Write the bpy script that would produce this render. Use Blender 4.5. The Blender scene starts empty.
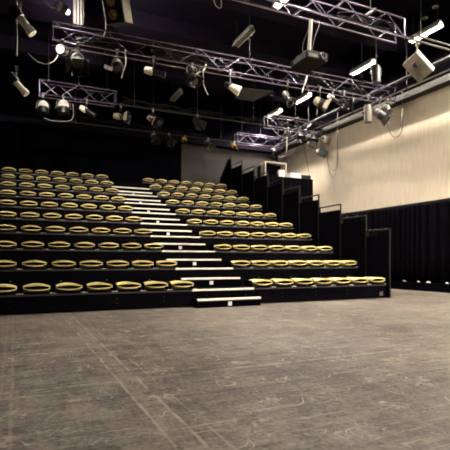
import bpy, math, random
from mathutils import Vector, Matrix
random.seed(7)
S = bpy.context.scene
COL = S.collection
PI = math.pi
R = math.radians

# ------------------------------------------------------------------ camera
TH, FPX, HOR, EYE = 0.434, 453.0, 260.8, 0.85
cd = bpy.data.cameras.new('camera')
cam = bpy.data.objects.new('camera', cd); COL.objects.link(cam)
cam.location = (0, 0, EYE); cam.rotation_euler = (PI/2, 0, -TH)
cd.sensor_width = 36; cd.lens = FPX/450*36; cd.shift_y = (HOR-225)/450
cd.clip_end = 100
S.camera = cam
S.view_settings.view_transform = 'Standard'; S.view_settings.look = 'None'
S.view_settings.gamma = 1; S.view_settings.use_curve_mapping = False
S.view_settings.exposure = 3.5
try:
    S.cycles.use_denoising = True; S.cycles.max_bounces = 6; S.cycles.filter_width = 1.8; S.cycles.sample_clamp_direct = .9
except Exception: pass

def at(px, py, Y=None, X=None):
    """where the sight line of a measured point meets the plane Y=... or X=..."""
    a = math.atan((px-225)/FPX) + TH
    if Y is None: Y = X/math.tan(a)
    else: X = Y*math.tan(a)
    d = Y*math.cos(TH) + X*math.sin(TH)
    return Vector((X, Y, EYE + (HOR-py)*d/FPX))

# ------------------------------------------------------------------ materials
def nmat(name):
    m = bpy.data.materials.new(name); m.use_nodes = True
    return m, m.node_tree.nodes, m.node_tree.links, m.node_tree.nodes['Principled BSDF']

def mat(name, col, rough=.6, metal=0., var=.15, scale=12., bump=0., spec=None):
    m, n, l, b = nmat(name)
    tc = n.new('ShaderNodeTexCoord'); no = n.new('ShaderNodeTexNoise'); no.inputs['Scale'].default_value = scale
    no.inputs['Detail'].default_value = 5
    l.new(tc.outputs['Object'], no.inputs['Vector'])
    r = n.new('ShaderNodeValToRGB'); l.new(no.outputs['Fac'], r.inputs['Fac'])
    r.color_ramp.elements[0].position = .3; r.color_ramp.elements[1].position = .7
    r.color_ramp.elements[0].color = (*[c*(1-var) for c in col], 1)
    r.color_ramp.elements[1].color = (*[min(1, c*(1+var)) for c in col], 1)
    l.new(r.outputs['Color'], b.inputs['Base Color'])
    b.inputs['Roughness'].default_value = rough; b.inputs['Metallic'].default_value = metal
    if spec is not None: b.inputs['Specular IOR Level'].default_value = spec
    if bump:
        bp = n.new('ShaderNodeBump'); bp.inputs['Strength'].default_value = bump; bp.inputs['Distance'].default_value = .01
        l.new(no.outputs['Fac'], bp.inputs['Height']); l.new(bp.outputs['Normal'], b.inputs['Normal'])
    return m

def emat(name, col, strength):
    m, n, l, b = nmat(name)
    b.inputs['Base Color'].default_value = (.8, .8, .8, 1)
    b.inputs['Emission Color'].default_value = (*col, 1); b.inputs['Emission Strength'].default_value = strength
    return m

M = {}
M['black'] = mat('black_paint', (.0042, .0038, .0055), .5, spec=.25)
M['matte'] = mat('matte_black', (.0011, .0009, .0025), .9, spec=.02)
M['deepblack'] = mat('deep_black_wall', (.0008, .0007, .0012), 1., spec=0.)
M['deck'] = mat('black_deck', (.0014, .0011, .0026), .85, spec=.03)
M['fascia'] = mat('black_fascia', (.0010, .0008, .0022), .65, spec=.03)
M['greytrim'] = mat('grey_trim', (.022, .020, .022), .5)
M['nosing'] = mat('pale_nosing', (.90, .86, .77), .45, var=.04)
M['tag'] = mat('white_tag', (.82, .80, .74), .6, var=.04)
M['wood'] = mat('pale_ply', (.82, .67, .28), .34, var=.12, scale=9)
M['pad'] = mat('black_upholstery', (.003, .0028, .004), .9, scale=60, bump=.3, spec=.1)
M['steel'] = mat('grey_steel', (.50, .48, .45), .5, .2)
M['alu'] = mat('truss_aluminium', (.24, .215, .31), .24, .92, var=.1, scale=6)
M['lampblack'] = mat('lamp_black', (.0028, .0025, .0034), .45)
M['lamppale'] = mat('lamp_pale', (.16, .145, .14), .34, .5)
M['lampbeige'] = mat('lamp_beige', (.20, .17, .13), .5)
M['lens'] = mat('dark_lens', (.02, .02, .025), .08)
M['rubber'] = mat('black_rubber', (.003, .003, .004), .7, spec=.1)
M['cloth'] = mat('pale_cloth', (.40, .36, .30), .8)
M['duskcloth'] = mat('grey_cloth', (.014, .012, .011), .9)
M['coverbeige'] = mat('flood_cover_beige', (.125, .108, .086), .55, var=.35, scale=5)
M['lampdim'] = mat('lamp_dim_beige', (.075, .064, .050), .5)
M['lampwhite'] = mat('lamp_white', (.80, .76, .70), .45)  # also paints light-catching tops onto black lamp housings
M['cablegrey'] = mat('grey_cable', (.17, .16, .16), .5)
M['cablepale'] = mat('pale_cable', (.42, .40, .38), .5)
M['ceil'] = mat('ceiling_black', (.0034, .0026, .0068), .85, scale=2.0, spec=.05)
M['beam'] = mat('beam_black', (.0058, .0043, .0105), .8, scale=2.5, spec=.06)
M['backwall'] = mat('back_wall_lit_grey', (.022, .0192, .0190), .9, scale=1.2, var=.08)  # grey for the back wall where light reaches it
M['sidewall'] = mat('black_wall', (.006, .0055, .008), .9)
M['stripgrey'] = mat('soffit_grey', (.008, .0073, .0070), .7)
M['white'] = mat('white_paper', (.85, .83, .78), .6, var=.03)
M['casing'] = mat('projector_grey', (.010, .0088, .0086), .75, spec=.08)
M['amber'] = mat('amber_gel', (.75, .42, .06), .4)
M['panelgrey'] = mat('panel_grey', (.032, .029, .027), .7)
M['copper'] = mat('copper_cone', (.32, .19, .08), .45, .3)
M['fixture'] = mat('fixture_grey', (.16, .15, .135), .5)
M['reflector'] = mat('grey_reflector', (.30, .28, .25), .5, var=.04)
M['tubeoff'] = mat('unlit_tube', (.26, .24, .21), .35)
M['tube'] = emat('lit_tube', (1.0, .885, .75), 105.0)
M['tube_mid'] = emat('lit_tube_middle_row', (1.0, .885, .75), 150.0)
M['flood'] = emat('added_flood_glow', (1.0, .90, .74), 12.0)  # glowing face of the unseen added floods
M['work'] = emat('lit_work_lamp', (1.0, .90, .74), 130.0)
M['bulb'] = emat('lit_bulb', (1.0, .90, .78), 620.0)
M['curtain'] = mat('black_violet_cloth', (.0016, .0012, .0026), .9, scale=3, spec=.03)
M['drape'] = mat('black_drape_cloth', (.0020, .0017, .0026), .9, scale=5, spec=.03)

def wall_mat():
    m, n, l, b = nmat('ribbed_cream_cladding')
    tc = n.new('ShaderNodeTexCoord'); sp = n.new('ShaderNodeSeparateXYZ'); l.new(tc.outputs['Object'], sp.inputs[0])
    mu = n.new('ShaderNodeMath'); mu.operation = 'MULTIPLY'; mu.inputs[1].default_value = 2*PI/.055
    l.new(sp.outputs['Y'], mu.inputs[0])
    sn = n.new('ShaderNodeMath'); sn.operation = 'SINE'; l.new(mu.outputs[0], sn.inputs[0])
    no = n.new('ShaderNodeTexNoise'); no.inputs['Scale'].default_value = 7; no.inputs['Detail'].default_value = 6
    mp = n.new('ShaderNodeMapping'); mp.inputs['Scale'].default_value = (1, 3, .35)
    l.new(tc.outputs['Object'], mp.inputs['Vector']); l.new(mp.outputs['Vector'], no.inputs['Vector'])
    ad = n.new('ShaderNodeMath'); ad.operation = 'MULTIPLY_ADD'; ad.inputs[1].default_value = .055
    l.new(sn.outputs[0], ad.inputs[0]); l.new(no.outputs['Fac'], ad.inputs[2])
    r = n.new('ShaderNodeValToRGB'); l.new(ad.outputs[0], r.inputs['Fac'])
    r.color_ramp.elements[0].position = .25; r.color_ramp.elements[1].position = .75
    r.color_ramp.elements[0].color = (.56, .485, .38, 1); r.color_ramp.elements[1].color = (.70, .62, .495, 1)
    l.new(r.outputs['Color'], b.inputs['Base Color']); b.inputs['Roughness'].default_value = .85
    bp = n.new('ShaderNodeBump'); bp.inputs['Strength'].default_value = .5; bp.inputs['Distance'].default_value = .01
    l.new(ad.outputs[0], bp.inputs['Height']); l.new(bp.outputs['Normal'], b.inputs['Normal'])
    return m
M['cladding'] = wall_mat()

def floor_mat():
    m, n, l, b = nmat('scuffed_dance_floor')
    tc = n.new('ShaderNodeTexCoord')
    def N(t, **k):
        x = n.new('ShaderNode'+t)
        for a, v in k.items(): setattr(x, a, v)
        return x
    def math_(op, a, bb=None, c=None, clamp=False):
        x = N('Math', operation=op, use_clamp=clamp)
        for i, v in enumerate((a, bb, c)):
            if v is None: continue
            if isinstance(v, (int, float)): x.inputs[i].default_value = v
            else: l.new(v, x.inputs[i])
        return x.outputs[0]
    def noise(scale, detail=4, loc=(0, 0, 0), rot=0, sc=(1, 1, 1), rough=.55, dist=0):
        mp = N('Mapping'); mp.inputs['Location'].default_value = loc; mp.inputs['Rotation'].default_value = (0, 0, rot)
        mp.inputs['Scale'].default_value = sc; l.new(tc.outputs['Object'], mp.inputs['Vector'])
        x = N('TexNoise'); x.inputs['Scale'].default_value = scale; x.inputs['Detail'].default_value = detail
        x.inputs['Roughness'].default_value = rough; x.inputs['Distortion'].default_value = dist
        l.new(mp.outputs['Vector'], x.inputs['Vector']); return x.outputs['Fac']
    def step(v, lo, hi):
        x = N('MapRange', interpolation_type='SMOOTHSTEP'); x.inputs['From Min'].default_value = lo; x.inputs['From Max'].default_value = hi
        l.new(v, x.inputs['Value']); return x.outputs[0]
    big = noise(.55, 5); mid = noise(3.2, 8, (3, 1, 0), rough=.7); fine = noise(34, 6, (7, 2, 0), rough=.8)
    speck = noise(70, 3, (1, 9, 0))
    streak = noise(3, 8, (2, 5, 0), .12, (.6, 5, 1), .7); streak2 = noise(3, 8, (6, 4, 0), -.25, (5, .5, 1), .7)
    base = math_('ADD', math_('MULTIPLY', big, .22), math_('ADD', math_('MULTIPLY', mid, .34), math_('MULTIPLY', fine, .42)))
    base = math_('ADD', base, math_('ADD', math_('MULTIPLY', streak, .24), math_('MULTIPLY', streak2, .14)))
    base = math_('ADD', base, -.18)
    r = N('ValToRGB'); l.new(base, r.inputs['Fac'])
    e = r.color_ramp.elements; e[0].position = .425; e[1].position = .585
    e[0].color = (.015, .0128, .0112, 1); e[1].color = (.160, .140, .119, 1)
    def contour(scale, loc, w, gate_scale, g0, g1, dist=.6):
        f = noise(scale, 1.5, loc, dist=dist)
        d = math_('ABSOLUTE', math_('SUBTRACT', f, .5))
        ln = math_('SUBTRACT', 1., step(d, w*.4, w))
        return math_('MULTIPLY', ln, step(noise(gate_scale, 3, (loc[1], loc[0], 0)), g0, g1))
    sc = contour(1.1, (11, 3, 0), .0022, 2.3, .50, .62)
    sc = math_('MAXIMUM', sc, contour(.8, (4, 17, 0), .0016, 1.7, .5, .62, 1.2))
    sc = math_('MAXIMUM', sc, contour(2.1, (23, 8, 0), .0035, 2.9, .54, .66, .3))
    sc = math_('MAXIMUM', sc, math_('MULTIPLY', contour(4.2, (31, 5, 0), .012, 3.1, .50, .60, .8), .75))
    sc = math_('MAXIMUM', sc, math_('MULTIPLY', contour(7.5, (13, 25, 0), .022, 4.3, .52, .60, .5), .55))
    for rot, loc, g in ((.5, (1, 2, 0), .70), (-.9, (5, 1, 0), .71), (1.35, (8, 3, 0), .70), (.15, (2, 9, 0), .69), (-.3, (12, 4, 0), .71)):
        v = noise(1.0, 2, loc, rot, (1.1, 42, 1), .5)
        sc = math_('MAXIMUM', sc, math_('MULTIPLY', step(v, g, g+.05), .8))
    sc = math_('MAXIMUM', sc, math_('MULTIPLY', step(speck, .70, .76), .55))
    sp = N('SeparateXYZ'); l.new(tc.outputs['Object'], sp.inputs[0])
    wob = math_('MULTIPLY_ADD', noise(1.3, 2, (3, 3, 0)), .03, -.015)
    X = math_('ADD', sp.outputs['X'], wob); Y = math_('ADD', sp.outputs['Y'], wob)
    worn = step(noise(5, 5, (2, 2, 0), 0, (2.5, .8, 1)), .36, .58)
    def seam(co, c, w, k):
        d = math_('ABSOLUTE', math_('SUBTRACT', co, c))
        return math_('MULTIPLY', math_('SUBTRACT', 1., step(d, w*.5, w)), k)
    lines = seam(X, .665, .012, .5)
    lines = math_('MAXIMUM', lines, seam(X, .80, .015, .5))
    lines = math_('MAXIMUM', lines, seam(X, .73, .085, .16))
    lines = math_('MAXIMUM', lines, seam(X, .90, .008, .30))
    lines = math_('MAXIMUM', lines, seam(X, -.085, .012, .22)); lines = math_('MAXIMUM', lines, seam(X, -.02, .014, .22))
    lines = math_('MAXIMUM', lines, seam(Y, 3.22, .03, .32)); lines = math_('MAXIMUM', lines, seam(Y, 4.6, .03, .24))
    lines = math_('MULTIPLY', lines, worn)
    sc = math_('MAXIMUM', math_('MULTIPLY', sc, .8), lines)
    mx = N('MixRGB'); l.new(sc, mx.inputs['Fac']); l.new(r.outputs['Color'], mx.inputs['Color1'])
    mx.inputs['Color2'].default_value = (.32, .28, .235, 1)
    # dark scuffs
    dk = math_('MULTIPLY', step(noise(2.0, 6, (9, 9, 0), .1, (.7, 3, 1), .7), .60, .72), .45)
    m2 = N('MixRGB'); l.new(dk, m2.inputs['Fac']); l.new(mx.outputs[0], m2.inputs['Color1']); m2.inputs['Color2'].default_value = (.07, .062, .056, 1)
    l.new(m2.outputs[0], b.inputs['Base Color'])
    rr = math_('MULTIPLY_ADD', mid, .3, .40); l.new(rr, b.inputs['Roughness'])
    b.inputs['Specular IOR Level'].default_value = .12
    bp = N('Bump'); bp.inputs['Strength'].default_value = .25; bp.inputs['Distance'].default_value = .004
    l.new(math_('ADD', fine, sc), bp.inputs['Height']); l.new(bp.outputs['Normal'], b.inputs['Normal'])
    return m
M['floor'] = floor_mat()

# ------------------------------------------------------------------ mesh builder
class MB:
    def __init__(s): s.v = []; s.f = []; s.m = []; s.sm = []
    def add(s, vs, fs, mi=0, smooth=False):
        o = len(s.v); s.v += [tuple(v) for v in vs]
        for f in fs: s.f.append([i+o for i in f]); s.m.append(mi); s.sm.append(smooth)
        return s
    def box(s, lo, hi, mi=0, mtx=None, bev=0.):
        (x0, y0, z0), (x1, y1, z1) = lo, hi
        vs = [Vector(p) for p in ((x0,y0,z0),(x1,y0,z0),(x1,y1,z0),(x0,y1,z0),(x0,y0,z1),(x1,y0,z1),(x1,y1,z1),(x0,y1,z1))]
        if mtx is not None: vs = [mtx @ v for v in vs]
        return s.add(vs, [(0,3,2,1),(4,5,6,7),(0,1,5,4),(1,2,6,5),(2,3,7,6),(3,0,4,7)], mi)
    def rbox(s, lo, hi, b, mi=0, mtx=None):
        """box with chamfered edges"""
        c = [(lo[i]+hi[i])/2 for i in range(3)]; h = [(hi[i]-lo[i])/2 for i in range(3)]
        b = min(b, *[x*.9 for x in h]); vs = []; idx = {}
        for sx in (-1,1):
            for sy in (-1,1):
                for sz in (-1,1):
                    for a in range(3):
                        q = [h[0]-b, h[1]-b, h[2]-b]; q[a] = h[a]
                        idx[(sx,sy,sz,a)] = len(vs)
                        p = Vector((c[0]+sx*q[0], c[1]+sy*q[1], c[2]+sz*q[2])); vs.append(mtx @ p if mtx is not None else p)
        fs = []
        for a in range(3):
            o = [i for i in range(3) if i != a]
            for sg in (-1,1):
                ring = []
                for u, w in ((-1,-1),(1,-1),(1,1),(-1,1)):
                    k = [0,0,0]; k[a] = sg; k[o[0]] = u; k[o[1]] = w; ring.append(idx[(*k,a)])
                fs.append(ring)
        for a in range(3):
            o = [i for i in range(3) if i != a]
            for u in (-1,1):
                for w in (-1,1):
                    k0=[0,0,0]; k1=[0,0,0]; k0[a]=-1; k1[a]=1
                    for k in (k0,k1): k[o[0]]=u; k[o[1]]=w
                    fs.append([idx[(*k0,o[0])], idx[(*k1,o[0])], idx[(*k1,o[1])], idx[(*k0,o[1])]])
        for sx in (-1,1):
            for sy in (-1,1):
                for sz in (-1,1): fs.append([idx[(sx,sy,sz,a)] for a in range(3)])
        return s.add(vs, fs, mi)
    def tube(s, pts, r, n=8, mi=0, cap=True):
        pts = [Vector(p) for p in pts]; k = len(pts); rings = []
        rs = r if isinstance(r, (list, tuple)) else [r]*k
        ref = None
        for i, p in enumerate(pts):
            d = (pts[min(i+1,k-1)] - pts[max(i-1,0)]).normalized()
            if ref is None:
                ref = Vector((0,0,1)) if abs(d.z) < .9 else Vector((1,0,0))
            u = (ref - d*ref.dot(d)).normalized(); w = d.cross(u); ref = u
            rings.append([p + (u*math.cos(2*PI*j/n) + w*math.sin(2*PI*j/n))*rs[i] for j in range(n)])
        vs = [v for ring in rings for v in ring]; fs = []
        for i in range(k-1):
            for j in range(n):
                a = i*n+j; bq = i*n+(j+1) % n
                fs.append((a, bq, bq+n, a+n))
        if cap: fs += [tuple(range(n-1,-1,-1)), tuple(range((k-1)*n, k*n))]
        return s.add(vs, fs, mi, n > 5)
    def lathe(s, prof, mtx, n=16, mi=0):
        """profile of (radius, distance along local z)"""
        vs = []; k = len(prof)
        for r, z in prof:
            for j in range(n): vs.append(mtx @ Vector((r*math.cos(2*PI*j/n), r*math.sin(2*PI*j/n), z)))
        fs = []
        for i in range(k-1):
            for j in range(n):
                a = i*n+j; bq = i*n+(j+1) % n; fs.append((a, bq, bq+n, a+n))
        if prof[0][0] > 1e-5: fs.append(tuple(range(n-1,-1,-1)))
        if prof[-1][0] > 1e-5: fs.append(tuple(range((k-1)*n, k*n)))
        return s.add(vs, fs, mi, True)
    def prism(s, poly, a0, a1, axis=0, mi=0):
        """polygon in the other two axes, extruded along axis"""
        n = len(poly)
        def P(u, w, a): q = [u, w]; q.insert(axis, a); return q
        vs = [P(u, w, a0) for u, w in poly] + [P(u, w, a1) for u, w in poly]
        fs = [tuple(range(n-1,-1,-1)), tuple(range(n, 2*n))] + [(i, (i+1) % n, (i+1) % n + n, i+n) for i in range(n)]
        return s.add(vs, fs, mi)
    def build(s, name, mats, parent=None, loc=None):
        me = bpy.data.meshes.new(name); me.from_pydata(s.v, [], s.f)
        for mm in (mats if isinstance(mats, list) else [mats]): me.materials.append(M[mm])
        for p, mi, sm in zip(me.polygons, s.m, s.sm): p.material_index = mi; p.use_smooth = sm
        me.update()
        import bmesh
        bm = bmesh.new(); bm.from_mesh(me); bmesh.ops.recalc_face_normals(bm, faces=bm.faces); bm.to_mesh(me); bm.free()
        if any(s.sm):
            try: me.set_sharp_from_angle(angle=R(40))
            except Exception: pass
        o = bpy.data.objects.new(name, me); COL.objects.link(o)
        if parent is not None: o.parent = parent
        if loc is not None: o.location = loc
        return o

def tag(o, label, cat, group=None):
    o['label'] = label; o['category'] = cat
    if group: o['group'] = group
    return o
def thing(name, label, cat, loc=(0,0,0), group=None, rz=0):
    o = bpy.data.objects.new(name, None); COL.objects.link(o); o.empty_display_size = .1
    o.location = loc; o.rotation_euler = (0, 0, rz)
    return tag(o, label, cat, group)
def struct(mb, name, m):
    o = mb.build(name, m); o['kind'] = 'structure'; return o
def dup(root, loc):
    r = root.copy(); COL.objects.link(r); r.location = loc
    for ch in root.children:
        c = ch.copy(); COL.objects.link(c); c.parent = r
        for g in ch.children:
            d = g.copy(); COL.objects.link(d); d.parent = c
    return r
def smooth(pts, n=6):
    P = [Vector(p) for p in pts]; out = []
    for i in range(len(P)-1):
        p0 = P[max(i-1,0)]; p1 = P[i]; p2 = P[i+1]; p3 = P[min(i+2,len(P)-1)]
        for j in range(n):
            t = j/n
            out.append(.5*((2*p1) + (p2-p0)*t + (2*p0-5*p1+4*p2-p3)*t*t + (-p0+3*p1-3*p2+p3)*t**3))
    return out + [P[-1]]

# ------------------------------------------------------------------ the room
XL, XR, YF, YB, ZC = -5.0, 10.7, -6.0, 17.4, 7.5
struct(MB().box((XL-.2, YF-.2, -.1), (XR+.2, YB+.2, 0)), 'floor', 'floor')
struct(MB().box((XL-.2, YF-.2, ZC), (XR+.2, YB+.2, ZC+.1)), 'ceiling', 'ceil')
struct(MB().box((XL-.2, YF-.2, 0), (XL, YB+.2, ZC)), 'wall_left', 'sidewall')
struct(MB().box((XL, YF-.2, 0), (XR, YF, ZC)), 'wall_front', 'sidewall')
struct(MB().box((XL, YB, 0), (XR+.2, YB+.2, ZC)), 'wall_back', 'matte')  # black stands for the unlit left and upper parts of this wall
struct(MB().box((6.1, YB-.04, 0), (XR-.05, YB, 5.60)), 'trim_9', 'backwall')        # lit right part of the back wall, painted in as paler grey
struct(MB().box((XR, YF, 0), (XR+.2, YB, ZC)), 'wall_right', 'deepblack')
struct(MB().box((XR-.05, YF, 2.53), (XR, YB, 5.62)), 'trim_1', 'cladding')         # ribbed cream wall lining
struct(MB().box((XR-.34, YF, 5.60), (XR, YB, 5.78)), 'trim_2', 'stripgrey')        # soffit along the right wall
struct(MB().box((XL, YB-.30, 5.60), (XR-.34, YB, 5.80)), 'trim_3', 'beam')         # soffit along the back wall
struct(MB().box((XR-.16, YF, 2.44), (XR, YB, 2.53)), 'trim_4', 'black')            # curtain track housing
struct(MB().box((XR-.30, YF, 0), (XR-.12, YB, .24)), 'baseboard_right', 'matte')   # black plinth below the curtain
for i, (y0, y1, zb) in enumerate(((5.0, 5.5, 7.05), (9.3, 10.2, 7.12), (11.9, 12.7, 7.08), (14.8, 15.2, 7.1))):
    struct(MB().box((XL, y0, zb), (XR, y1, ZC)), 'trim_%d' % (5+i), 'beam')

# curtain along the right wall
def curtain():
    y0, y1, n = 1.5, 17.2, 900; prof = []
    ph = 0
    for i in range(n+1):
        y = y0 + (y1-y0)*i/n
        ph += (y1-y0)/n*2*PI/(.26 + .10*math.sin(y*1.7) + .05*math.sin(y*5.1))
        prof.append((y, math.sin(ph)*.045 + .02*math.sin(y*2.3), math.sin(ph*.5+1)))
    vs = []; fs = []; rows = (2.46, 2.40, 1.6, .9, .30)
    for k, z in enumerate(rows):
        for (y, a, q) in prof:
            am = (.55, .8, 1, 1.1, 1.2)[k]
            zz = z + (.03*q if k == 4 else 0)
            vs.append((XR-.23 + a*am - (0 if k < 4 else .01), y, zz))
    m = n+1
    for k in range(len(rows)-1):
        for i in range(n): fs.append((k*m+i, k*m+i+1, (k+1)*m+i+1, (k+1)*m+i))
    o = MB().add(vs, fs, 0, True).build('curtain', 'curtain')
    md = o.modifiers.new('thick', 'SOLIDIFY'); md.thickness = .006
    tag(o, 'long pleated blackish violet curtain below the cream wall lining', 'curtain')
curtain()
for i, (px, py, w, lab) in enumerate(((405, 279.6, .13, 'small pale object on the black plinth, nearest the black seating guard'),
                           (419, 280.9, .09, 'small pale object on the plinth, second from the seating guard'),
                           (429, 280.8, .13, 'small pale object on the plinth, third from the seating guard'),
                           (447.5, 282.3, .10, 'small pale object on the plinth, farthest from the seating guard'))):
    p = at(px, py, X=XR-.25); mb = MB()  # small pale slabs standing in for bright gaps under the hem
    for j in range(3):
        mb.rbox((-.02+.004*j, -w/2+.02*j, .012*j), (.03-.003*j, w/2-.012*j, .012*j+.014), .006)
    tag(mb.build('pale_object', 'white', None, (XR-.272, p.y, .241)), lab, 'cloth', 'pale objects under the curtain')

# ------------------------------------------------------------------ raked seating
Y0, D, RI, Z1 = 7.84, .952, .381, .314
XA, WA = 2.961, 1.295
X0, X1 = -1.25, 7.66
ROW = ['front', 'second', 'third', 'fourth', 'fifth', 'sixth', 'seventh', 'eighth', 'ninth', 'top']
ORD = ['first', 'second', 'third', 'fourth', 'fifth', 'sixth', 'seventh']
for k in range(10):
    y, z = Y0 + k*D, Z1 + k*RI
    d = D if k < 9 else YB - .03 - y
    t = thing('seating_tier', ('black front tier of the raked seating, standing on the scuffed floor' if k == 0 else
              'black %s tier of the raked seating carrying the %s row of seats' % (ROW[k] + (' highest' if k == 9 else ''), ROW[k])),
              'seating tier', ((X0+X1)/2, y, 0), 'tiers of the raked seating')
    ox = (X0+X1)/2
    zb = .03 if k == 0 else z - RI
    MB().box((X0-ox, .02, z-.05), (X1-ox, d+.015, z)).build('deck', 'deck', t)
    f = MB().box((X0-ox, 0, zb), (X1-ox, .02, z-.012))
    xb = X0 + .35
    while xb < X1 and k < 4:
        for dz in (.09, .17):
            for dx in ((0,) if k else (0, .0)):
                f.box((xb-ox-.006, -.003, zb+dz-.006), (xb-ox+.006, 0, zb+dz+.006), 1)
        xb += .83
    f.build('fascia', ['fascia', 'steel'], t)
    MB().box((X0-ox, -.012, z-.030), (XA-.01-ox, .018, z-.004)).box((XA+WA+.01-ox, -.012, z-.030), (X1-ox, .018, z-.004)).build('edge_trim', 'greytrim', t)
    if k < 9:
        o = MB().rbox((XA-ox, -.02, z-.030), (XA+WA-ox, .035, z+.006), .006).build('step_nosing', 'nosing', t)
        o['label'] = 'pale step nosing'
    MB().box((X1-ox-.03, .021, .01), (X1-ox, d, z-.051)).build('side_panel', 'matte', t)
    if k == 0:
        MB().box((X1-.17-ox, -.006, .06), (X1-.07-ox, 0, .15)).build('vent_plate', 'lampdim', t)

def step(y, z0, z, depth, lab):
    t = thing('aisle_step', lab, 'step', (XA+WA/2, y, z0), 'steps of the central aisle')
    h = z-z0
    MB().box((-WA/2, .012, 0), (WA/2, depth, h-.004)).build('step_body', 'matte', t)
    MB().rbox((-WA/2, -.012, h-.034), (WA/2, .045, h+.006), .006).build('step_nosing', 'nosing', t)['label'] = 'pale step nosing'
    MB().box((-.038, .006, h-.135), (.038, .0118, h-.060)).build('row_tag', 'tag', t)['label'] = 'white square tag'
step(Y0-.285, 0, .157, .27, 'loose bottom aisle step standing on the floor before the front tier')
for k in range(9 - 1):
    step(Y0+k*D+.59, Z1+k*RI, Z1+k*RI+RI/2, D-.59-.02, 'aisle half step with white tag rising from the %s tier' % ROW[k])

# one folded seat: backrest folded down onto the pan, both curved ply shells
def shell(w, d, t, rise, flip, y0=0., n=14, tip=1.):
    """curved sheet: across x an arc, along y straight, front corners rounded"""
    vs = []; fs = []; rows = 5
    for j in range(rows):
        fy = j/(rows-1)
        for i in range(n+1):
            u = -1 + 2*i/n
            ww = w/2 * (1 - .10*max(0, (fy-.7)/.3)**2)
            bow = .035*(1-u*u) * (1-fy)          # front edge bows out
            x = u*ww; y = y0 + fy*d - bow
            zc = rise*(1-abs(u)**2.2)*(1-.25*fy)
            vs.append((x, y, zc if not flip else -zc))
    m = n+1; top = len(vs)
    vs += [(x, y, z + (t if not flip else -t)*(tip+(1-tip)*(1-abs(2*x/w)**2))) for x, y, z in vs]
    for j in range(rows-1):
        for i in range(n):
            a = j*m+i; fs.append((a, a+1, a+m+1, a+m)); fs.append((a+top, a+top+m, a+top+m+1, a+top+1))
    for i in range(n):
        fs.append((i, i+top, i+1+top, i+1)); b = (rows-1)*m; fs.append((b+i, b+i+1, b+i+1+top, b+i+top))
    for j in range(rows-1):
        fs.append((j*m, (j+1)*m, (j+1)*m+top, j*m+top)); fs.append((j*m+n, j*m+n+top, (j+1)*m+n+top, (j+1)*m+n))
    return vs, fs

def make_seat():
    t = thing('folding_seat', 'x', 'seat')
    v, f = shell(.41, .40, .015, .026, True, tip=.6)
    o = MB().add([(x, y, z+.094) for x, y, z in v], f, 0, True).build('seat_pan', 'wood', t)
    v, f = shell(.37, .36, .008, .015, True, .035)
    MB().add([(x, y, z+.098) for x, y, z in v], f, 0, True).build('seat_cushion', 'pad', t)
    v, f = shell(.41, .40, .032, .026, False, tip=.35)
    MB().add([(x, y, z+.106) for x, y, z in v], f, 0, True).build('backrest', 'wood', t)
    v, f = shell(.37, .36, .008, .017, False, .035)
    MB().add([(x, y, z+.102) for x, y, z in v], f, 0, True).build('back_cushion', 'pad', t)
    for s in (-1, 1):
        MB().rbox((s*.222-.016, .10, .004), (s*.222+.016, .40, .145), .01).build('hinge_arm', 'matte', t)
        MB().box((s*.222-.026, .02, 0), (s*.222+.026, .36, .012)).build('foot', 'steel', t)['label'] = 'grey steel foot'
    MB().tube([(-.21, .22, .030), (.21, .22, .030)], .016, 8).build('cross_tube', 'steel', t)
    return t
proto = None
PIT, XLS, XRS = .497, .32-.497, 4.498
for k in range(10):
    for bank in (0, 1):
        for i in range(7):
            loc = ((XLS if bank == 0 else XRS) + i*PIT, Y0 + k*D + .02, Z1 + k*RI + .001)
            if proto is None: proto = make_seat(); o = proto; o.location = loc
            else: o = dup(proto, loc)
            n = ORD[6-i] if bank == 0 else ORD[i]
            o['label'] = 'pale-edged black seat folded shut, %s %s of the aisle in the %s row' % (n, ('left', 'right')[bank], ROW[k])
            o['group'] = 'folded seats on the raked tiers'

# guards along the right end, one per tier
XG = 7.80
for k in range(10):
    y, zr = Y0 + k*D - .0, 1.58 + k*RI
    z = Z1 + k*RI
    t = thing('guard_panel', 'black guard with top rail at the right end of the %s row' % ROW[k], 'guard', (XG, y, z), 'guards along the right end of the seating')
    zt = zr - z; n0 = -.18 if k else 0.; G = D if k else .77
    if k < 9:
        MB().box((-.02, n0+.03, -RI+.02), (.02, n0+G-.03, zt-.14)).build('infill_panel', 'matte', t)
        MB().tube([(0, n0, zt), (0, n0+G-.06, zt)], .020, 8).build('top_rail', 'black', t)
        MB().tube([(0, n0, zt+.005), (0, n0, -z+.005 if k == 0 else -RI+.02)], .022, 8).build('post', 'black', t)
        MB().tube([(0, n0+G-.06, zt), (0, n0+G-.06, -RI+.05)], .018, 8).build('post', 'black', t)
    else:
        e = YB - .08 - y
        MB().prism([(n0+.03, -RI+.02), (e, -RI+.02), (e, zt-.80), (.0, zt-.10), (n0+.03, zt-.10)], -.02, .02, 0).build('infill_panel', 'matte', t)
        MB().tube([(0, n0, zt), (0, .0, zt), (0, e, zt-.72)], .022, 8).build('top_rail', 'black', t)
        MB().tube([(0, n0, zt+.005), (0, n0, -RI+.02)], .022, 8).build('post', 'black', t)
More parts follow.
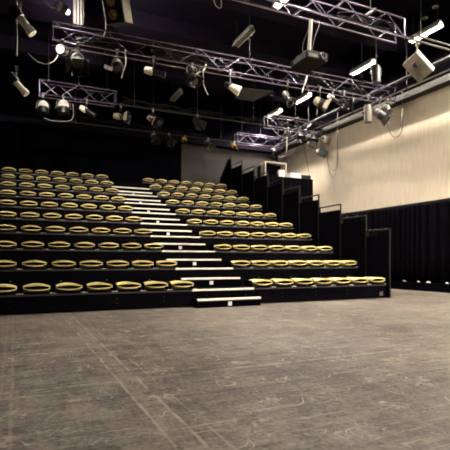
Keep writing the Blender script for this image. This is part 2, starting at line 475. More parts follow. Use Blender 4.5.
# ------------------------------------------------------------------ control platform at the back right
def platform():
    x0, x1, y0, y1, h = 8.0, 10.0, 13.85, 17.2, 3.86
    t = thing('control_platform', 'tall platform draped in black cloth, in the back right corner', 'platform', (x0, y0, 0))
    MB().box((.04, .04, h-.08), (x1-x0-.04, y1-y0-.04, h-.004)).build('platform_top', 'matte', t)
    for a in (.1, x1-x0-.1):
        for b in (.1, y1-y0-.1):
            MB().tube([(a, b, 0), (a, b, h-.08)], .03, 8).build('leg', 'steel', t)
    # pleated drape along front and right side
    pts = []
    def run(ax, ay, bx, by, n):
        for i in range(n):
            u = i/n; pts.append((ax+(bx-ax)*u, ay+(by-ay)*u))
    run(0, y1-y0, 0, 0, 120); run(0, 0, x1-x0, 0, 90); run(x1-x0, 0, x1-x0, y1-y0, 120)
    pts.append((x1-x0, y1-y0)); vs = []; m = len(pts); cx, cy = (x1-x0)/2, (y1-y0)/2
    for kz, z in enumerate((h, h-.02, h*.6, .02)):
        for i, (px, py) in enumerate(pts):
            a = (.0, .012, .03, .045)[kz]*math.sin(i*1.15 + .6*math.sin(i*.21))
            d = Vector((px-cx, py-cy)).normalized()
            vs.append((px + d.x*(a+.008), py + d.y*(a+.008), z))
    fs = [(k*m+i, k*m+i+1, (k+1)*m+i+1, (k+1)*m+i) for k in range(3) for i in range(m-1)]
    o = MB().add(vs, fs, 0, True).build('drape', 'drape', t)
    md = o.modifiers.new('thick', 'SOLIDIFY'); md.thickness = .006
    return h
HP = platform() + .003
t = thing('rack_case', 'open pale-framed equipment case with dark inside, on the draped platform', 'case', (8.66, 14.25, HP))
w, h, dd = .46, .60, .40
f = MB()
for a, b in (((-w, 0, 0), (-w+.05, dd, h)), ((w-.05, 0, 0), (w, dd, h)), ((-w+.05, 0, 0), (w-.05, dd, .05)), ((-w+.05, 0, h-.05), (w-.05, dd, h))):
    f.rbox(a, b, .008)
f.build('case_frame', 'cloth', t)
MB().box((-w+.05, dd-.03, .05), (w-.05, dd-.01, h-.05)).build('back_board', 'matte', t)
for j in range(3): MB().rbox((-w+.07, .06+.03*j, .09+.15*j), (w-.34, dd-.04, .21+.15*j), .01).build('rack_unit', 'matte', t)
MB().rbox((w-.31, .03, .055), (w-.055, dd-.06, .34), .01).build('white_unit', 'white', t)['label'] = 'white box'
MB().rbox((-w-.14, .05, 0), (-w-.005, dd-.05, .44), .012).build('side_unit', 'lampblack', t)
tag(MB().rbox((0, 0, 0), (.44, .30, .19), .01).build('storage_box', 'white', None, (9.09, 13.91, HP)), 'long white box on the draped platform beside the open case', 'box')
tag(MB().rbox((0, 0, 0), (.42, .30, .15), .012).build('storage_box', 'lampblack', None, (9.545, 13.91, HP)), 'long black box on the right end of the draped platform', 'box')

# ------------------------------------------------------------------ ceiling tubes
tube_lit = tube_off = None
def ceiling_tube(x, y0, lit, lab, ln=1.02):
    lm = 'tube' if x > 9 else 'tube_mid'
    t = thing('tube_light', lab, 'ceiling light', (x, y0, 7.0), 'tube lights under the ceiling')
    for y in (.12, ln-.12): MB().tube([(0, y, -.004), (0, y, ZC-7.0-.002)], .007, 6).build('hanging_rod', 'lampblack', t)
    MB().rbox((-.05, .01, -.060), (.05, ln-.01, -.002), .008).build('fixture_body', 'fixture', t)
    sec = [(-.045, -.062), (-.088, -.165), (-.092, -.163), (-.050, -.058), (.050, -.058), (.092, -.163), (.088, -.165), (.045, -.062)]
    vs = [(x, y, z) for y in (0, ln) for x, z in sec]; n = len(sec)
    MB().add(vs, [(a, (a+1) % n, (a+1) % n + n, a+n) for a in range(n)]).build('reflector', 'reflector', t)
    MB().tube([(0, .03, -.104), (0, ln-.03, -.104)], .034, 10).build('lamp_tube', lm if lit else 'tubeoff', t)
    for y in (.005, ln-.025): MB().rbox((-.03, y, -.142), (.03, y+.02, -.061), .004).build('tube_holder', 'fixture', t)
LB = 9.85
for x, y, lit, lab in (
    (LB, 8.15, True, 'lit tube light nearest the front, along the right side of the ceiling'),
    (LB, 10.55, True, 'lit tube light second from the front, above the right end of a truss'),
    (LB-.15, 13.6, True, 'lit tube light third from the front on the right of the ceiling'),
    (LB-.2, 15.5, True, 'lit tube light deepest in the room, near the back right corner'),
    (5.6, 8.25, True, 'lit tube light above the nearest truss beside the projector pole'),
    (5.6, 10.4, False, 'unlit pale tube light on the ceiling behind the nearest truss'),
    (5.35, 15.3, False, 'unlit tube light far back above the aisle steps'),
    (LB, 5.7, True, 'lit tube light over the open floor, in the right column'),
    (LB, 3.3, True, 'lit tube light over the open floor, right column, second from the seats'),
    (LB, .9, True, 'lit tube light over the open floor, right column, third from the seats'),
    (8.0, 3.3, True, 'added lit tube light over the middle of the floor, second from the seats'),  # unseen tubes added to brighten the right side of the floor
    (8.0, .9, True, 'added lit tube light over the middle of the floor, third from the seats'),
    (LB, -1.5, True, 'added lit tube light over the open floor, right column, fourth from the seats'),  # unseen tube added for more light on the near floor
    (5.6, 5.8, True, 'lit tube light over the middle of the open floor'),
):
    ceiling_tube(x, y, lit, lab)

# ------------------------------------------------------------------ trusses
ZT, TH_, TW = 5.58, .40, .26          # lower chord height, truss height, width
def truss(xa, ya, xb, yb, lab, bay=.55):
    t = thing('lighting_truss', lab, 'truss', (xa, ya, ZT), 'aluminium lighting trusses', math.atan2(yb-ya, xb-xa))
    L = math.hypot(xb-xa, yb-ya)
    for yy in (-TW/2, TW/2):
        for zz in (0, TH_):
            MB().tube([(0, yy, zz), (L, yy, zz)], .021, 8).build('chord', 'alu', t)
    n = max(2, int(round(L/bay))); b = L/n
    for yy in (-TW/2, TW/2):
        for i in range(n):
            z0, z1 = (0, TH_) if (i + (yy > 0)) % 2 else (TH_, 0)
            MB().tube([(i*b+.03, yy, z0), ((i+1)*b-.03, yy, z1)], .011, 6).build('brace', 'alu', t)
    for i in range(0, n+1, 2):
        xx = min(max(i*b, .02), L-.02)
        for zz in (0, TH_): MB().tube([(xx, -TW/2, zz), (xx, TW/2, zz)], .011, 6).build('crossbar', 'alu', t)
    for xx in (.012, L-.012):
        for yy in (-TW/2, TW/2): MB().tube([(xx, yy, 0), (xx, yy, TH_)], .018, 6).build('end_post', 'alu', t)
    for fr in (.12, .5, .88):       # steel hanging rods to the ceiling
        MB().tube([(L*fr, 0, TH_), (L*fr, 0, ZC-ZT-.005)], .008, 6).build('hanging_rod', 'lampblack', t)
        MB().rbox((L*fr-.03, -TW/2-.02, TH_-.03), (L*fr+.03, TW/2+.02, TH_+.035), .008).build('hanging_bracket', 'lampblack', t)
    return t
TR = {}
TR[0] = ((.6, 7.25), (7.5, 7.23)); TR[1] = ((.72, 10.45), (10.25, 10.2))
TR[2] = ((.62, 13.95), (10.5, 13.85)); TR[3] = ((.6, 16.4), (10.3, 16.3))
truss(*TR[0][0], *TR[0][1], 'aluminium truss nearest the open floor, carrying the projector')
truss(*TR[1][0], *TR[1][1], 'aluminium truss over the front rows with bright lamps at its left end')
truss(.62, 13.95, 2.78, 13.93, 'short aluminium truss at the left over the middle rows')
truss(8.0, 13.875, 10.5, 13.85, 'short aluminium truss before the right wall under the deep tube light')
truss(8.05, 16.32, 10.3, 16.3, 'short aluminium truss deepest in the room, close to the back wall')
t = thing('lighting_bar', 'pair of grey bars continuing the nearest truss towards the cream wall', 'bar', (7.55, 7.23, ZT), 'lighting bars')
for zz, a in ((0, 0), (.16, .3)): MB().tube([(a, -TW/2 + zz*.5, zz), (2.8, -TW/2 + zz*.5, zz)], .020, 8).build('bar_tube', 'lampdim', t)
for xx in (.45, 2.5):
    MB().tube([(xx, -TW/2+.04, -.03), (xx, -TW/2+.04, ZC-ZT-.003)], .010, 6).build('hanging_rod', 'lampblack', t)
for xa, xb, k, lab in ((2.80, 7.98, 2, 'black bar standing for the unlit truss stretch over the middle rows'), (1.2, 8.03, 3, 'black lighting bar deepest in the room with dim lamps')):  # middle-row bar replaces the truss stretch that lies in the dark
    y = sum(p[1] for p in TR[k])/2
    t = thing('lighting_bar', lab, 'bar', (xa, y, ZT), 'lighting bars')
    MB().tube([(0, -TW/2, 0), (xb-xa, -TW/2, 0)], .024, 8).build('bar_tube', 'lampblack', t)
    for fr in (.1, .5, .9): MB().tube([((xb-xa)*fr, -TW/2, .02), ((xb-xa)*fr, -TW/2, ZC-ZT-.003)], .008, 6).build('hanging_rod', 'lampblack', t)
def ty(k, x):
    (xa, ya), (xb, yb) = TR[k]; return ya + (yb-ya)*(x-xa)/(xb-xa)

# ------------------------------------------------------------------ lamps
def frame_of(d):
    d = Vector(d).normalized(); side = d.cross(Vector((0,0,1)))
    side = side.normalized() if side.length > 1e-3 else Vector((1,0,0))
    up = side.cross(d)
    return d, side, up
def mtx_of(c, d):
    d, s, u = frame_of(d)
    m = Matrix((s, u, d)).transposed().to_4x4(); m.translation = Vector(c); return m
def aim(yaw, pitch):
    y, p = R(yaw), R(pitch); return Vector((math.sin(y)*math.cos(p), math.cos(y)*math.cos(p), math.sin(p)))

def spotlight(lab, P, drop, d, kind='fresnel', sc=1., rear='lamppale', front='lampblack', doors=True, name='spotlight', lit=False, hook=True, flap=False, yokemat='lampblack'):
    t = thing(name, lab, 'stage light', P, 'stage lights on the trusses')
    C = Vector((0, 0, -drop)); d, s, u = frame_of(d); m = mtx_of(C, d)
    top = C + Vector((0, 0, .20*sc))
    if hook:
        MB().lathe([(.040, -.03), (.040, .03)], Matrix.Translation((0,0,0)) @ Matrix.Rotation(PI/2, 4, 'Y'), 12).box((-.018, -.015, -.09), (.018, .015, -.03)).build('clamp', 'lamppale', t)
    MB().tube([(0, 0, -.05), top], .010, 6).build('stem', 'lampblack', t)
    yw = .16*sc
    MB().tube([C + s*yw, C + s*yw + Vector((0,0,.13*sc)), top + s*yw*.7, top - s*yw*.7, C - s*yw + Vector((0,0,.13*sc)), C - s*yw], .011*sc, 6).build('yoke', yokemat, t)
    MB().lathe([(.03*sc, 0), (.03*sc, .04*sc)], mtx_of(C + s*(yw-.012), s), 10).build('knob', 'lampblack', t)
    q = sc
    if kind == 'fresnel':
        MB().lathe([(.02*q, -.20*q), (.085*q, -.18*q), (.125*q, -.12*q), (.132*q, -.02*q)], m, 16).build('rear_housing', rear, t)
        MB().lathe([(.132*q, -.02*q), (.135*q, .13*q), (.125*q, .14*q), (.12*q, .10*q)], m, 16).build('front_housing', front, t)
        r = .118*q; z = .095*q
    elif kind == 'profile':
        MB().lathe([(.03*q, -.26*q), (.085*q, -.24*q), (.105*q, -.10*q), (.10*q, -.02*q)], m, 16).build('rear_housing', rear, t)
        MB().lathe([(.07*q, -.02*q), (.07*q, .22*q), (.088*q, .23*q), (.088*q, .33*q), (.075*q, .33*q)], m, 16).build('lens_barrel', front, t)
        r = .075*q; z = .325*q
    elif kind == 'box':
        MB().rbox((-.15*q, -.12*q, -.10*q), (.15*q, .12*q, .22*q), .02*q, 0, m).build('housing', front, t)
        MB().rbox((-.06*q, -.05*q, -.20*q), (.06*q, .07*q, -.10*q), .015*q, 0, m).build('rear_cap', rear, t)['label'] = 'rear cap painted as a white glint'  # white cap stands for a glint on the black box lamp
        r = .10*q; z = .235*q
    elif kind == 'par':
        MB().lathe([(.03*q, -.22*q), (.07*q, -.20*q), (.10*q, -.12*q), (.10*q, .22*q), (.092*q, .22*q)], m, 16).build('can', rear, t)
        r = .09*q; z = .20*q
    else:   # cone
        MB().lathe([(.03*q, -.18*q), (.07*q, -.15*q), (.08*q, -.02*q)], m, 16).build('rear_housing', front, t)
        MB().lathe([(.08*q, -.02*q), (.14*q, .30*q), (.132*q, .30*q)], m, 16).build('cone_hood', rear, t)
        r = .125*q; z = .26*q
    if lit:
        b = .055 if lit == 'bulb' else .036; MB().lathe([(.001, z+.0), (b*.7, z+.3*b), (b, z+b), (b*.7, z+1.7*b), (.001, z+2*b)], m, 12).build('bulb', lit, t)['label'] = 'glowing bulb'
    MB().lathe([(r*.3, z-.004), (r*.75, z-.008), (r, z-.012)], m, 16).build('lens', 'lens', t)
    if flap:
        MB().rbox((-.11*q, -.006, -.07*q), (.11*q, .006, .07*q), .004, 0, Matrix.Translation(C + Vector((-.24*q, -.05, -.12*q))) @ Matrix.Rotation(R(12), 4, 'Y') @ Matrix.Rotation(R(-25), 4, 'X')).box((-.02*q, -.004, -.004), (.26*q, .004, .004), 0, Matrix.Translation(C + Vector((-.24*q, -.04, -.08*q)))).build('flap', 'cloth', t)['label'] = 'beige flap'
    if doors:
        a = .13*q
        for i in range(4):
            mm = m @ Matrix.Rotation(i*PI/2, 4, 'Z') @ Matrix.Translation((a, 0, .14*q)) @ Matrix.Rotation(R(22 if i % 2 else 35), 4, 'Y')
            hw = a*(.9 if i % 2 else 1.1)
            MB().prism([(-hw*.8, 0), (hw*.8, 0), (hw*1.15, .16*q), (-hw*1.15, .16*q)], -.003, .003, 0).add([], []).build('barn_door', 'lampbeige' if (i == 0 and rear == 'lampbeige') else front, t)
            o = t.children[-1] if False else None
            ob = [c for c in bpy.data.objects if c.parent == t][-1] if False else None
            last = BUILT[-1]
            last.data.transform(mm)
    return t
BUILT = []
_ob = MB.build
def _build(s, *a, **k):
    o = _ob(s, *a, **k); BUILT.append(o); return o
MB.build = _build

def on(k, px, py, **kw):
    """hang a lamp of truss k so that its body sits at the measured sight line"""
    Y = sum(p[1] for p in TR[k])/2
    for _ in range(3):
        p = at(px, py, Y=Y); Y = ty(k, p.x)
    drop = ZT - p.z
    lab = kw.pop('lab'); d = kw.pop('d')
    return spotlight(lab, Vector((p.x, Y - TW/2, ZT)), max(.2, drop), d, **kw)

# front truss row (over the front rows)
on(1, 62, 50, lab='lit lamp glaring at the left end of the front-row truss', d=aim(215, -12), kind='fresnel', sc=.75, doors=False, lit='work')
on(1, 77, 63, lab='black lamp with a back painted bright and open barn doors below the truss left end', d=aim(190, -50), kind='fresnel', sc=1.05, rear='lampwhite')
on(1, 116, 68, lab='pale lamp with a beige flap hanging under the front-row truss', d=aim(160, -62), kind='fresnel', sc=.85, rear='lampwhite', front='lampblack', doors=False, flap=True)
on(1, 152, 74, lab='black lamp with pale rear end, third from left along the truss', d=aim(110, -14), kind='profile', sc=.85, rear='lampwhite', doors=False)
on(1, 190, 76, lab='black lamp in a pale fork bracket near the truss middle', d=aim(170, -60), kind='profile', sc=.9, rear='lampblack', yokemat='lamppale')
on(1, 228, 88, lab='lamp with pale cone hood pointing down right near the truss middle', d=aim(112, -28), kind='cone', sc=.9, doors=False, rear='lampwhite')
on(1, 285, 99, lab='small pale lamp beside the grey ceiling panel', d=aim(140, -55), kind='profile', sc=.75)
on(1, 317, 104, lab='beige lamp among cables right of the middle of the truss', d=aim(120, -30), kind='fresnel', sc=.9, rear='lampbeige')
on(1, 341, 104, lab='black lamp in the tangle left of the pale can', d=aim(200, -35), kind='profile', sc=.8, rear='lampblack')
on(1, 365, 115, lab='pale upright can lamp under the right end of the truss', d=aim(180, -88), kind='par', sc=1.15, rear='lampdim', doors=False)
on(1, 377, 116, lab='black lamp with bright top, right of the pale can lamp', d=aim(130, -38), kind='fresnel', sc=1.0)
on(1, 384, 110, lab='small pale round lamp at the right tip of the truss', d=aim(170, -60), kind='fresnel', sc=.7, doors=False, front='lamppale')
# middle truss row
on(2, 43, 110, lab='lamp with back painted bright as if lit, leftmost under the middle-row truss', d=aim(185, -80), kind='fresnel', sc=1.1, doors=False, rear='lampwhite')
on(2, 63, 110, lab='broad black lamp with top painted white as if lit, second under the middle-row truss', d=aim(180, -85), kind='fresnel', sc=1.2, rear='lampwhite', doors=False)
on(2, 86, 112, lab='small lamp with pale back, third under the middle-row truss', d=aim(110, -30), kind='profile', sc=.85, rear='lampwhite', doors=False)
on(2, 120, 118, lab='dim grey lamp, fourth under the middle-row truss', d=aim(120, -10), kind='profile', sc=.9, rear='lampbeige')
on(2, 152, 121, lab='dark lamp, fifth under the middle-row truss', d=aim(150, -30), kind='profile', sc=.9, rear='lampbeige')
on(2, 196, 119, lab='dark lamp hanging between the aisle and the grey ceiling panel', d=aim(170, -40), kind='fresnel', sc=.9, rear='lampblack')
on(2, 297, 134, lab='dark lamp under the tangle of pale cables near the right wall', d=aim(190, -50), kind='fresnel', sc=.8)
on(2, 323, 131, lab='bright pale lamp at the right end of the middle-row truss', d=aim(160, -30), kind='fresnel', sc=.9, doors=False, rear='lampwhite', front='lampwhite')
on(2, 309.5, 145, lab='black box-like lamp hanging before the cream wall, upper of two', d=aim(125, -25), kind='box', sc=.85, doors=False, rear='lampwhite')
on(2, 319, 153.5, lab='black box-like lamp hanging before the cream wall, lower of two', d=aim(128, -28), kind='box', sc=1.0, doors=False, rear='lampwhite')
on(1, 330, 100, lab='small dark lamp hung left of the tangled lamp under the truss', d=aim(150, -40), kind='profile', sc=.7, rear='lampwhite', front='lampblack', doors=False)
on(2, 286, 131, lab='small black lamp with white back between the two deep tube lights', d=aim(140, -40), kind='box', sc=.7, rear='lampwhite', doors=False)
on(2, 311, 130, lab='black lamp left of the bright pale lamp at the truss end', d=aim(200, -60), kind='fresnel', sc=.75, rear='lampblack')
p = at(376, 74, Y=9.75)
spotlight('black upright can lamp hanging from the ceiling beside the longest lit tube', Vector((p.x, 9.75, ZC-.05)), ZC-.05-p.z, aim(180, -86), 'par', 1.2, rear='lampblack', doors=False)['group'] = 'lamps under the ceiling'
# back truss row
for px, py, lab, rear in ((153, 126, 'dim dark lamp, leftmost under the deepest truss', 'lampbeige'), (168, 131, 'dim dark lamp, second under the deepest truss', 'lampblack'),
                          (184, 130, 'dim dark lamp with amber filter, third under the deepest truss', 'amber'), (207, 133, 'dim dark lamp, fourth under the deepest truss', 'lampbeige'),
                          (233, 135, 'dim lamp with amber back just left of the bright truss end', 'amber'), (272, 150, 'dark lamp with pale rim hanging lowest near the back wall', 'lamppale')):
    on(3, px, py, lab=lab, d=aim(170+random.uniform(-30, 30), -45), kind='fresnel' if rear != 'amber' else 'profile', sc=.85, rear=rear, doors=rear != 'amber')

# hanging boom at the far left with two lamps
bx, by = .02, 9.5
t = thing('lighting_pole', 'thin black vertical pole hanging at the far left carrying two lamps', 'pole', (bx, by, ZC))
MB().tube([(0, 0, -.003), (0, 0, -2.75)], .022, 8).build('pole_tube', 'greytrim', t)
MB().rbox((-.06, -.06, -.03), (.06, .06, -.002), .006).build('ceiling_flange', 'lampblack', t)
p = at(20, 19, Y=by-.05)
spotlight('pale lamp tilted down on the far left pole, upper of two', Vector((p.x+.01, by-.06, p.z+.30)), .30, aim(96, -50), 'profile', 1.0, rear='lampblack', front='lampwhite', doors=False, hook=True)
p = at(16, 83, Y=by-.05)
spotlight('pale lamp tilted down on the far left pole, lower of two', Vector((p.x+.01, by-.06, p.z+.28)), .28, aim(98, -48), 'profile', .8, rear='lampblack', front='lampwhite', doors=False, hook=True)

# work lamp and cloth above the left end of the front-row truss
p = at(62, 8, Y=10.55)
t = spotlight('bright lit work lamp under the ceiling at the upper left', Vector((p.x, p.y, ZC-.06)), ZC-.06-p.z, aim(78, -22), 'fresnel', .8, rear='lampbeige', doors=False, lit='bulb', name='work_lamp')
t['group'] = 'lamps under the ceiling'
p = at(78.5, 12, Y=11.1)
mb = MB(); vs = []; n = 40
for z in (ZC-.004, ZC-.4, 6.34):
    for i in range(n+1):
        u = i/n; vs.append((p.x-.12+.24*u, 11.1+.035*math.sin(u*2*PI*3.5), z))
mb.add(vs, [(k*(n+1)+i, k*(n+1)+i+1, (k+1)*(n+1)+i+1, (k+1)*(n+1)+i) for k in range(2) for i in range(n)], 0, True)
o = mb.build('hanging_cloth', 'duskcloth'); md = o.modifiers.new('thick', 'SOLIDIFY'); md.thickness = .008
tag(o, 'narrow pale pleated cloth hanging from the ceiling beside the work lamp', 'cloth')

# loudspeaker hanging top left
p = at(117, 9, Y=8.6)
t = thing('loudspeaker', 'black loudspeaker with two coppery cones and a pale side at top left', 'loudspeaker', p, None, R(-38))
tilt = Matrix.Rotation(R(22), 4, 'X')
b = MB().rbox((-.19, -.18, -.26), (.19, .20, .26), .012, 0, tilt); b.build('cabinet', 'lampblack', t)
MB().box((.191, -.17, -.25), (.20, .19, .25), 0, tilt).build('side_plate', 'cloth', t)['label'] = 'pale side plate'
MB().box((-.185, -.185, .22), (.12, -.181, .259), 0, tilt).build('top_strip', 'white', t)['label'] = 'white strip'
for zz in (.11, -.11):
    MB().lathe([(.085, 0), (.08, .012), (.045, -.004), (.03, .012), (.012, .018)], tilt @ Matrix.Translation((-.02, -.182, zz)) @ Matrix.Rotation(PI/2, 4, 'X'), 18).build('speaker_cone', 'copper', t)['label'] = 'coppery round cone'
MB().tube([(0, .05, .2), (0, .05, ZC-p.z-.003)], .02, 8).build('hanging_bracket', 'lampblack', t)

# projector under the nearest truss
px0, py0, pz0 = 5.08, 7.20, 4.745
t = thing('projector', 'grey box projector hanging by a white pole from the nearest truss', 'projector', (px0+.24, py0+.30, pz0))
MB().rbox((-.24, -.30, 0), (.24, .30, .165), .015).build('casing', 'casing', t)
b = MB()
for j in range(7): b.box((-.2435, -.22+.06*j, .04), (-.24, -.19+.06*j, .12))
b.build('vent_grille', 'lampblack', t)
b = MB()
for j in range(4): b.box((-.20+.05*j, -.3035, .04), (-.165+.05*j, -.30, .11))
b.build('vent_grille', 'lampblack', t)
MB().lathe([(.065, 0), (.065, .05), (.052, .05), (.052, .02)], Matrix.Translation((.10, -.298, .085)) @ Matrix.Rotation(PI/2, 4, 'X'), 18).build('lens_ring', 'lampblack', t)
MB().lathe([(.02, .034), (.051, .02)], Matrix.Translation((.10, -.298, .085)) @ Matrix.Rotation(PI/2, 4, 'X'), 18).build('lens', 'lens', t)
MB().rbox((-.13, -.12, .166), (.13, .12, .19), .005).build('mount_plate', 'lamppale', t)
MB().tube([(0, 0, .19), (-.09, -.20, ZT-pz0-.03)], .036, 12).build('mount_pole', 'white', t)['label'] = 'white mounting pole'
MB().tube(smooth([(-.10, .05, .19), (-.14, .0, .40), (-.10, -.1, .62), (-.09, -.2, ZT-pz0-.03)]), .008, 6).build('cable', 'cablegrey', t)
MB().tube(smooth([(.08, .02, .19), (.06, -.1, .5), (.10, -.2, .72), (.06, -.25, ZT-pz0-.03)]), .006, 6).build('cable', 'cablegrey', t)

for x, yaw, pw, lab in ((2.4, 4, 55, 'added lit flood light high in front of the seating, leftmost of three'), (5.4, -2, 105, 'added lit flood light high in front of the seating, middle of three'), (8.4, 9, 230, 'added lit flood light high in front of the seating, nearest the cream wall')):  # three unseen floods added to brighten seat fronts and nosings
    t = thing('real_or_added_flood', lab, 'stage light', (x, -3.2, ZC), 'added flood lights in front of the seating')
    c = Vector((0, 0, -1.1)); d = aim(yaw, -24.5); m = mtx_of(c, d)
    MB().lathe([(.05, -.30), (.15, -.25), (.17, -.02), (.20, .20), (.19, .20), (.16, -.02)], m, 18).build('housing', 'lampblack', t)
    MB().lathe([(.02, -.006), (.155, -.004)], m, 18).build('added_lit_face', 'flood', t)
    MB().tube([(0, 0, -.003), c - d*.1 + Vector((0, 0, .13))], .02, 8).build('stem', 'lampblack', t)
    ld = bpy.data.lights.new('added_flood_lamp', 'SPOT'); ld.energy = pw; ld.color = (1.0, .885, .75); ld.spot_size = R(37); ld.spot_blend = .45; ld.shadow_soft_size = .14
    lo = bpy.data.objects.new('added_flood_lamp', ld); COL.objects.link(lo); lo.parent = t
    lo.location = c + d*.21; lo.rotation_euler = d.to_track_quat('-Z', 'Y').to_euler()
# big pale softlight under the right end of the nearest truss
p = at(417.5, 68, Y=7.22)
t = thing('real_or_added_flood', 'big box-shaped pale flood light tilted under the right end of nearest truss', 'stage light', (p.x, p.y, ZT))
c = Vector((0, 0, p.z-ZT))
view = Vector((p.x, p.y, p.z-EYE)).normalized(); rt = Vector((math.cos(TH), -math.sin(TH), 0)); upv = rt.cross(view).normalized() * 1
if upv.z < 0: upv = -upv
n_ = (-view + rt*-.15 + upv*-.35).normalized()
e1 = (rt*.80 - upv*.62); e1 = (e1 - n_*e1.dot(n_)).normalized(); e2 = n_.cross(e1)
m = Matrix((e1, e2, n_)).transposed().to_4x4(); m.translation = c
MB().rbox((-.275, -.185, -.20), (.275, .185, .0), .012, 0, m).build('housing', 'lampblack', t)
MB().rbox((-.275, .186, -.19), (.275, .197, .012), .004, 0, m).build('top_edge_highlight', 'lampwhite', t)['label'] = 'painted highlight along the top edge'  # white strip stands for light caught on the box rim
MB().rbox((-.27, -.18, .001), (.27, .18, .014), .005, 0, m).build('pale_cover', 'coverbeige', t)['label'] = 'pale flat cover'
MB().rbox((-.15, -.02, .015), (-.03, .06, .08), .01, 0, m).build('handle', 'lampblack', t)
MB().tube([c + e1*-.05 + n_*.06, c + Vector((-.03, 0, .25)), (0, 0, -.03)], .018, 8).build('bracket', 'lampbeige', t)
MB().lathe([(.042, -.03), (.042, .03)], Matrix.Rotation(PI/2, 4, 'Y'), 12).build('clamp', 'lampblack', t)

# grey ceiling panel in the middle
p = at(267, 94, Y=12.2)
t = thing('ceiling_panel', 'grey flat trapezoid panel hanging under the ceiling left of tube lights', 'panel', (p.x, 13.0, 6.35))
MB().prism([(-.75, -.1), (-.35, .75), (.35, .75), (.50, -.35)], -.015, .015, 2).build('panel_board', 'panelgrey', t)
for a, b in ((-.5, 0), (.35, .6), (.4, -.2)): MB().tube([(a, b, .015), (a, b, ZC-6.35-.003)], .006, 6).build('hanging_rod', 'lampblack', t)

# pipes along the right wall
tag(MB().tube([(10.2, 2, 5.80), (10.2, 17.1, 5.80)], .022, 10).build('wall_pipe', 'cloth'), 'long pale horizontal pipe beside the soffit along the cream wall', 'pipe')
tag(MB().rbox((10.02, 2, 6.02), (10.14, 17.1, 6.08), .01).build('cable_tray', 'lampblack'), 'dark grey cable tray running above the pale pipe by the wall', 'cable tray')
for y in (4.0, 7.4, 9.6, 11.9, 14.4, 16.6):
    tag(MB().tube([(10.2, y, 5.832), (10.2, y, 6.2), (10.2, y, ZC-.003)], .012, 6).rbox((10.16, y-.02, 5.76), (10.24, y+.02, 5.84), .01).build('pipe_hanger', 'lampblack'),
        {4.0: 'pipe hanger on the wall pipe over the open floor', 7.4: 'pipe hanger holding the wall pipe beside the nearest truss', 9.6: 'pipe hanger just before the right end of the front-row truss',
         11.9: 'pipe hanger holding the wall pipe behind the pale can lamp', 14.4: 'pipe hanger behind the middle-row truss end', 16.6: 'pipe hanger nearest the back wall'}[y], 'hanger', 'hangers of the wall pipe')

# cables
def cable(lab, pts, r=.012, m='cablegrey'):
    tag(MB().tube(smooth(pts), r, 6).build('hanging_cable', m), lab, 'cable', 'hanging cables')
def cx(pxs, X): return [at(a, b, X=X) for a, b in pxs]
cable('grey cable hanging in a deep loop before the cream wall, nearest', cx([(402, 91), (402.2, 110), (402, 129), (398.5, 136), (393, 136.5), (388.5, 128), (387.5, 113), (388, 104)], 10.45), .014)
cable('thin dark cable loop inside the nearest deep cable loop', cx([(402, 96), (401, 124), (397, 131), (393, 131), (389, 124), (389.5, 104)], 10.5), .010)
cable('pale cable hanging in a long loop on the wall, behind the middle truss', cx([(337.7, 112), (337.8, 140), (337.5, 164), (334, 170.5), (330, 168), (327.5, 160), (327, 134)], 10.4), .016)
cable('thin dark cable loop reaching lowest on the cream wall', cx([(337, 118), (337, 160), (334.5, 177), (330.5, 174), (327.8, 162), (327.2, 138)], 10.46), .011)
cable('short pale cable hook hanging near the back right corner', cx([(286.7, 134), (286.7, 150), (284.5, 155.5), (279.5, 157), (276, 153)], 9.9), .018, 'cablepale')
cable('thin dark cable falling from the black lamps to the draped platform', cx([(303.5, 143), (306, 156), (308, 167), (310, 178.5)], 10.02), .012, 'rubber')
cable('pale drooping cable at the upper left beside the pole', [at(28, 53, Y=10.2), at(36, 61, Y=10.2), at(46, 64, Y=10.2), at(54, 61, Y=10.25), at(58, 55, Y=10.3)], .012, 'cablegrey')
cable('short pale cable leading to the bright work lamp', [at(40, -4, Y=10.5), at(46, 3, Y=10.5), at(53, 8, Y=10.52), at(60, 6, Y=10.55)], .012, 'cablepale')
cable('pale cable hanging beside the lamp with the beige flap', [at(125, 50, Y=10.1), at(126, 63, Y=10.1), at(123, 72, Y=10.1), at(121.5, 78, Y=10.1)], .012, 'cablegrey')
cable('thin grey cable loop hanging at the top of the picture middle', [at(213, -6, Y=9.4), at(215, 4, Y=9.4), at(219, 8, Y=9.4), at(221.5, 6, Y=9.4), at(220.5, -6, Y=9.4)], .011, 'cablegrey')
cable('dark cable arc hanging under the truss near the pale cone lamp', [at(203, 68, Y=10.15), at(204, 85, Y=10.15), at(208, 95, Y=10.15)], .011, 'cablegrey')
cable('dark cable under the broad lamp of the middle-row truss', [at(44, 118, Y=13.7), at(54, 121, Y=13.7), at(68, 121, Y=13.7), at(73, 117, Y=13.7), at(73, 104, Y=13.7)], .012, 'cablegrey')
cable('pale cable running from lamp to truss beside the fork bracket', [at(192, 79, Y=10.15), at(198, 73, Y=10.2), at(204, 70, Y=10.2), at(206, 64, Y=10.3)], .020, 'lampbeige')
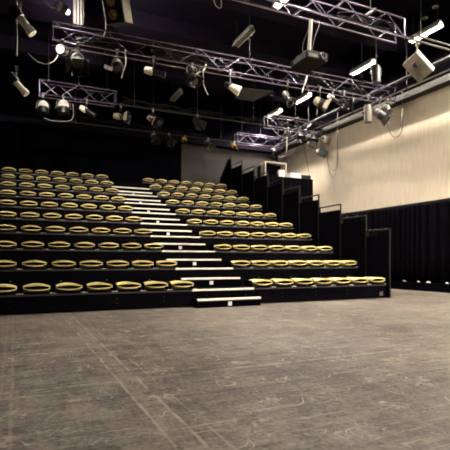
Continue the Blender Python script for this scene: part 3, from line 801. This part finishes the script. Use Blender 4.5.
# bundles of cable lying inside the trusses
def bundle(k, xa, xb, lab, seed):
    rnd = random.Random(seed); mb = MB()
    for j in range(5):
        pts = []; n = int((xb-xa)/.35)+2
        for i in range(n):
            x = xa + (xb-xa)*i/(n-1)
            pts.append((x, ty(k, x) + rnd.uniform(-.09, .09), ZT + .05 + .03*j + rnd.uniform(-.02, .14)))
        mb.tube(smooth(pts, 4), .016, 6)
    tag(mb.build('cable_bundle', 'rubber'), lab, 'cable', 'cable bundles inside the trusses')
bundle(1, 2.9, 5.0, 'black cable bundle lying inside the front-row truss left of middle', 1)
bundle(1, 6.6, 9.2, 'black cable bundle inside the front-row truss, right half', 2)
bundle(2, 3.0, 7.9, 'black cable bundle lying inside the middle-row truss', 3)
bundle(3, 1.2, 6.8, 'black cable bundle lying inside the deepest truss', 4)
bundle(0, 5.9, 7.3, 'black cable bundle inside the right end of the nearest truss', 5)
bundle(2, 8.1, 10.4, 'black cable bundle inside the short truss before the right wall', 6)
bundle(1, 1.2, 2.6, 'black cable bundle at the left end of the front-row truss', 7)
cable('pale kinked cable under the front-row truss between two lit tubes', [at(303, 88, Y=10.1), at(306, 82, Y=10.1), at(307, 76, Y=10.1), at(302, 93, Y=10.1)][::-1], .014, 'cablepale')
cable('pale slack cable drooping under the right part of the front-row truss', [at(330, 94, Y=10.1), at(338, 103, Y=10.1), at(346, 110, Y=10.1), at(352, 104, Y=10.1), at(354, 98, Y=10.1)], .014, 'cablepale')
cable('grey slack cable drooping below the short truss near the right wall', [at(272, 128, Y=13.7), at(280, 136, Y=13.7), at(292, 137, Y=13.7), at(300, 128, Y=13.7)], .013, 'cablegrey')
# small round ceiling detectors top right
for px, py, lab in ((435.5, 7.5, 'small pale round detector on the ceiling, upper of two at top right'), (425, 18.8, 'small pale round detector on the ceiling, lower of two at top right')):
    d = (ZC-.03-EYE)*FPX/(HOR-py); lat = (px-225)/FPX*d
    x = lat*math.cos(TH)+d*math.sin(TH); y = d*math.cos(TH)-lat*math.sin(TH)
    t = thing('ceiling_detector', lab, 'detector', (x, y, ZC), 'round ceiling detectors')
    MB().lathe([(.075, -.002), (.075, -.025), (.055, -.04)], Matrix.Identity(4), 16).build('detector_body', 'cloth', t)
    MB().lathe([(.035, -.04), (.03, -.055)], Matrix.Identity(4), 12).build('sensor', 'lampblack', t)

# ------------------------------------------------------------------ world
w = bpy.data.worlds.new('world'); S.world = w; w.use_nodes = True
w.node_tree.nodes['Background'].inputs['Color'].default_value = (.02, .018, .03, 1)
w.node_tree.nodes['Background'].inputs['Strength'].default_value = .0
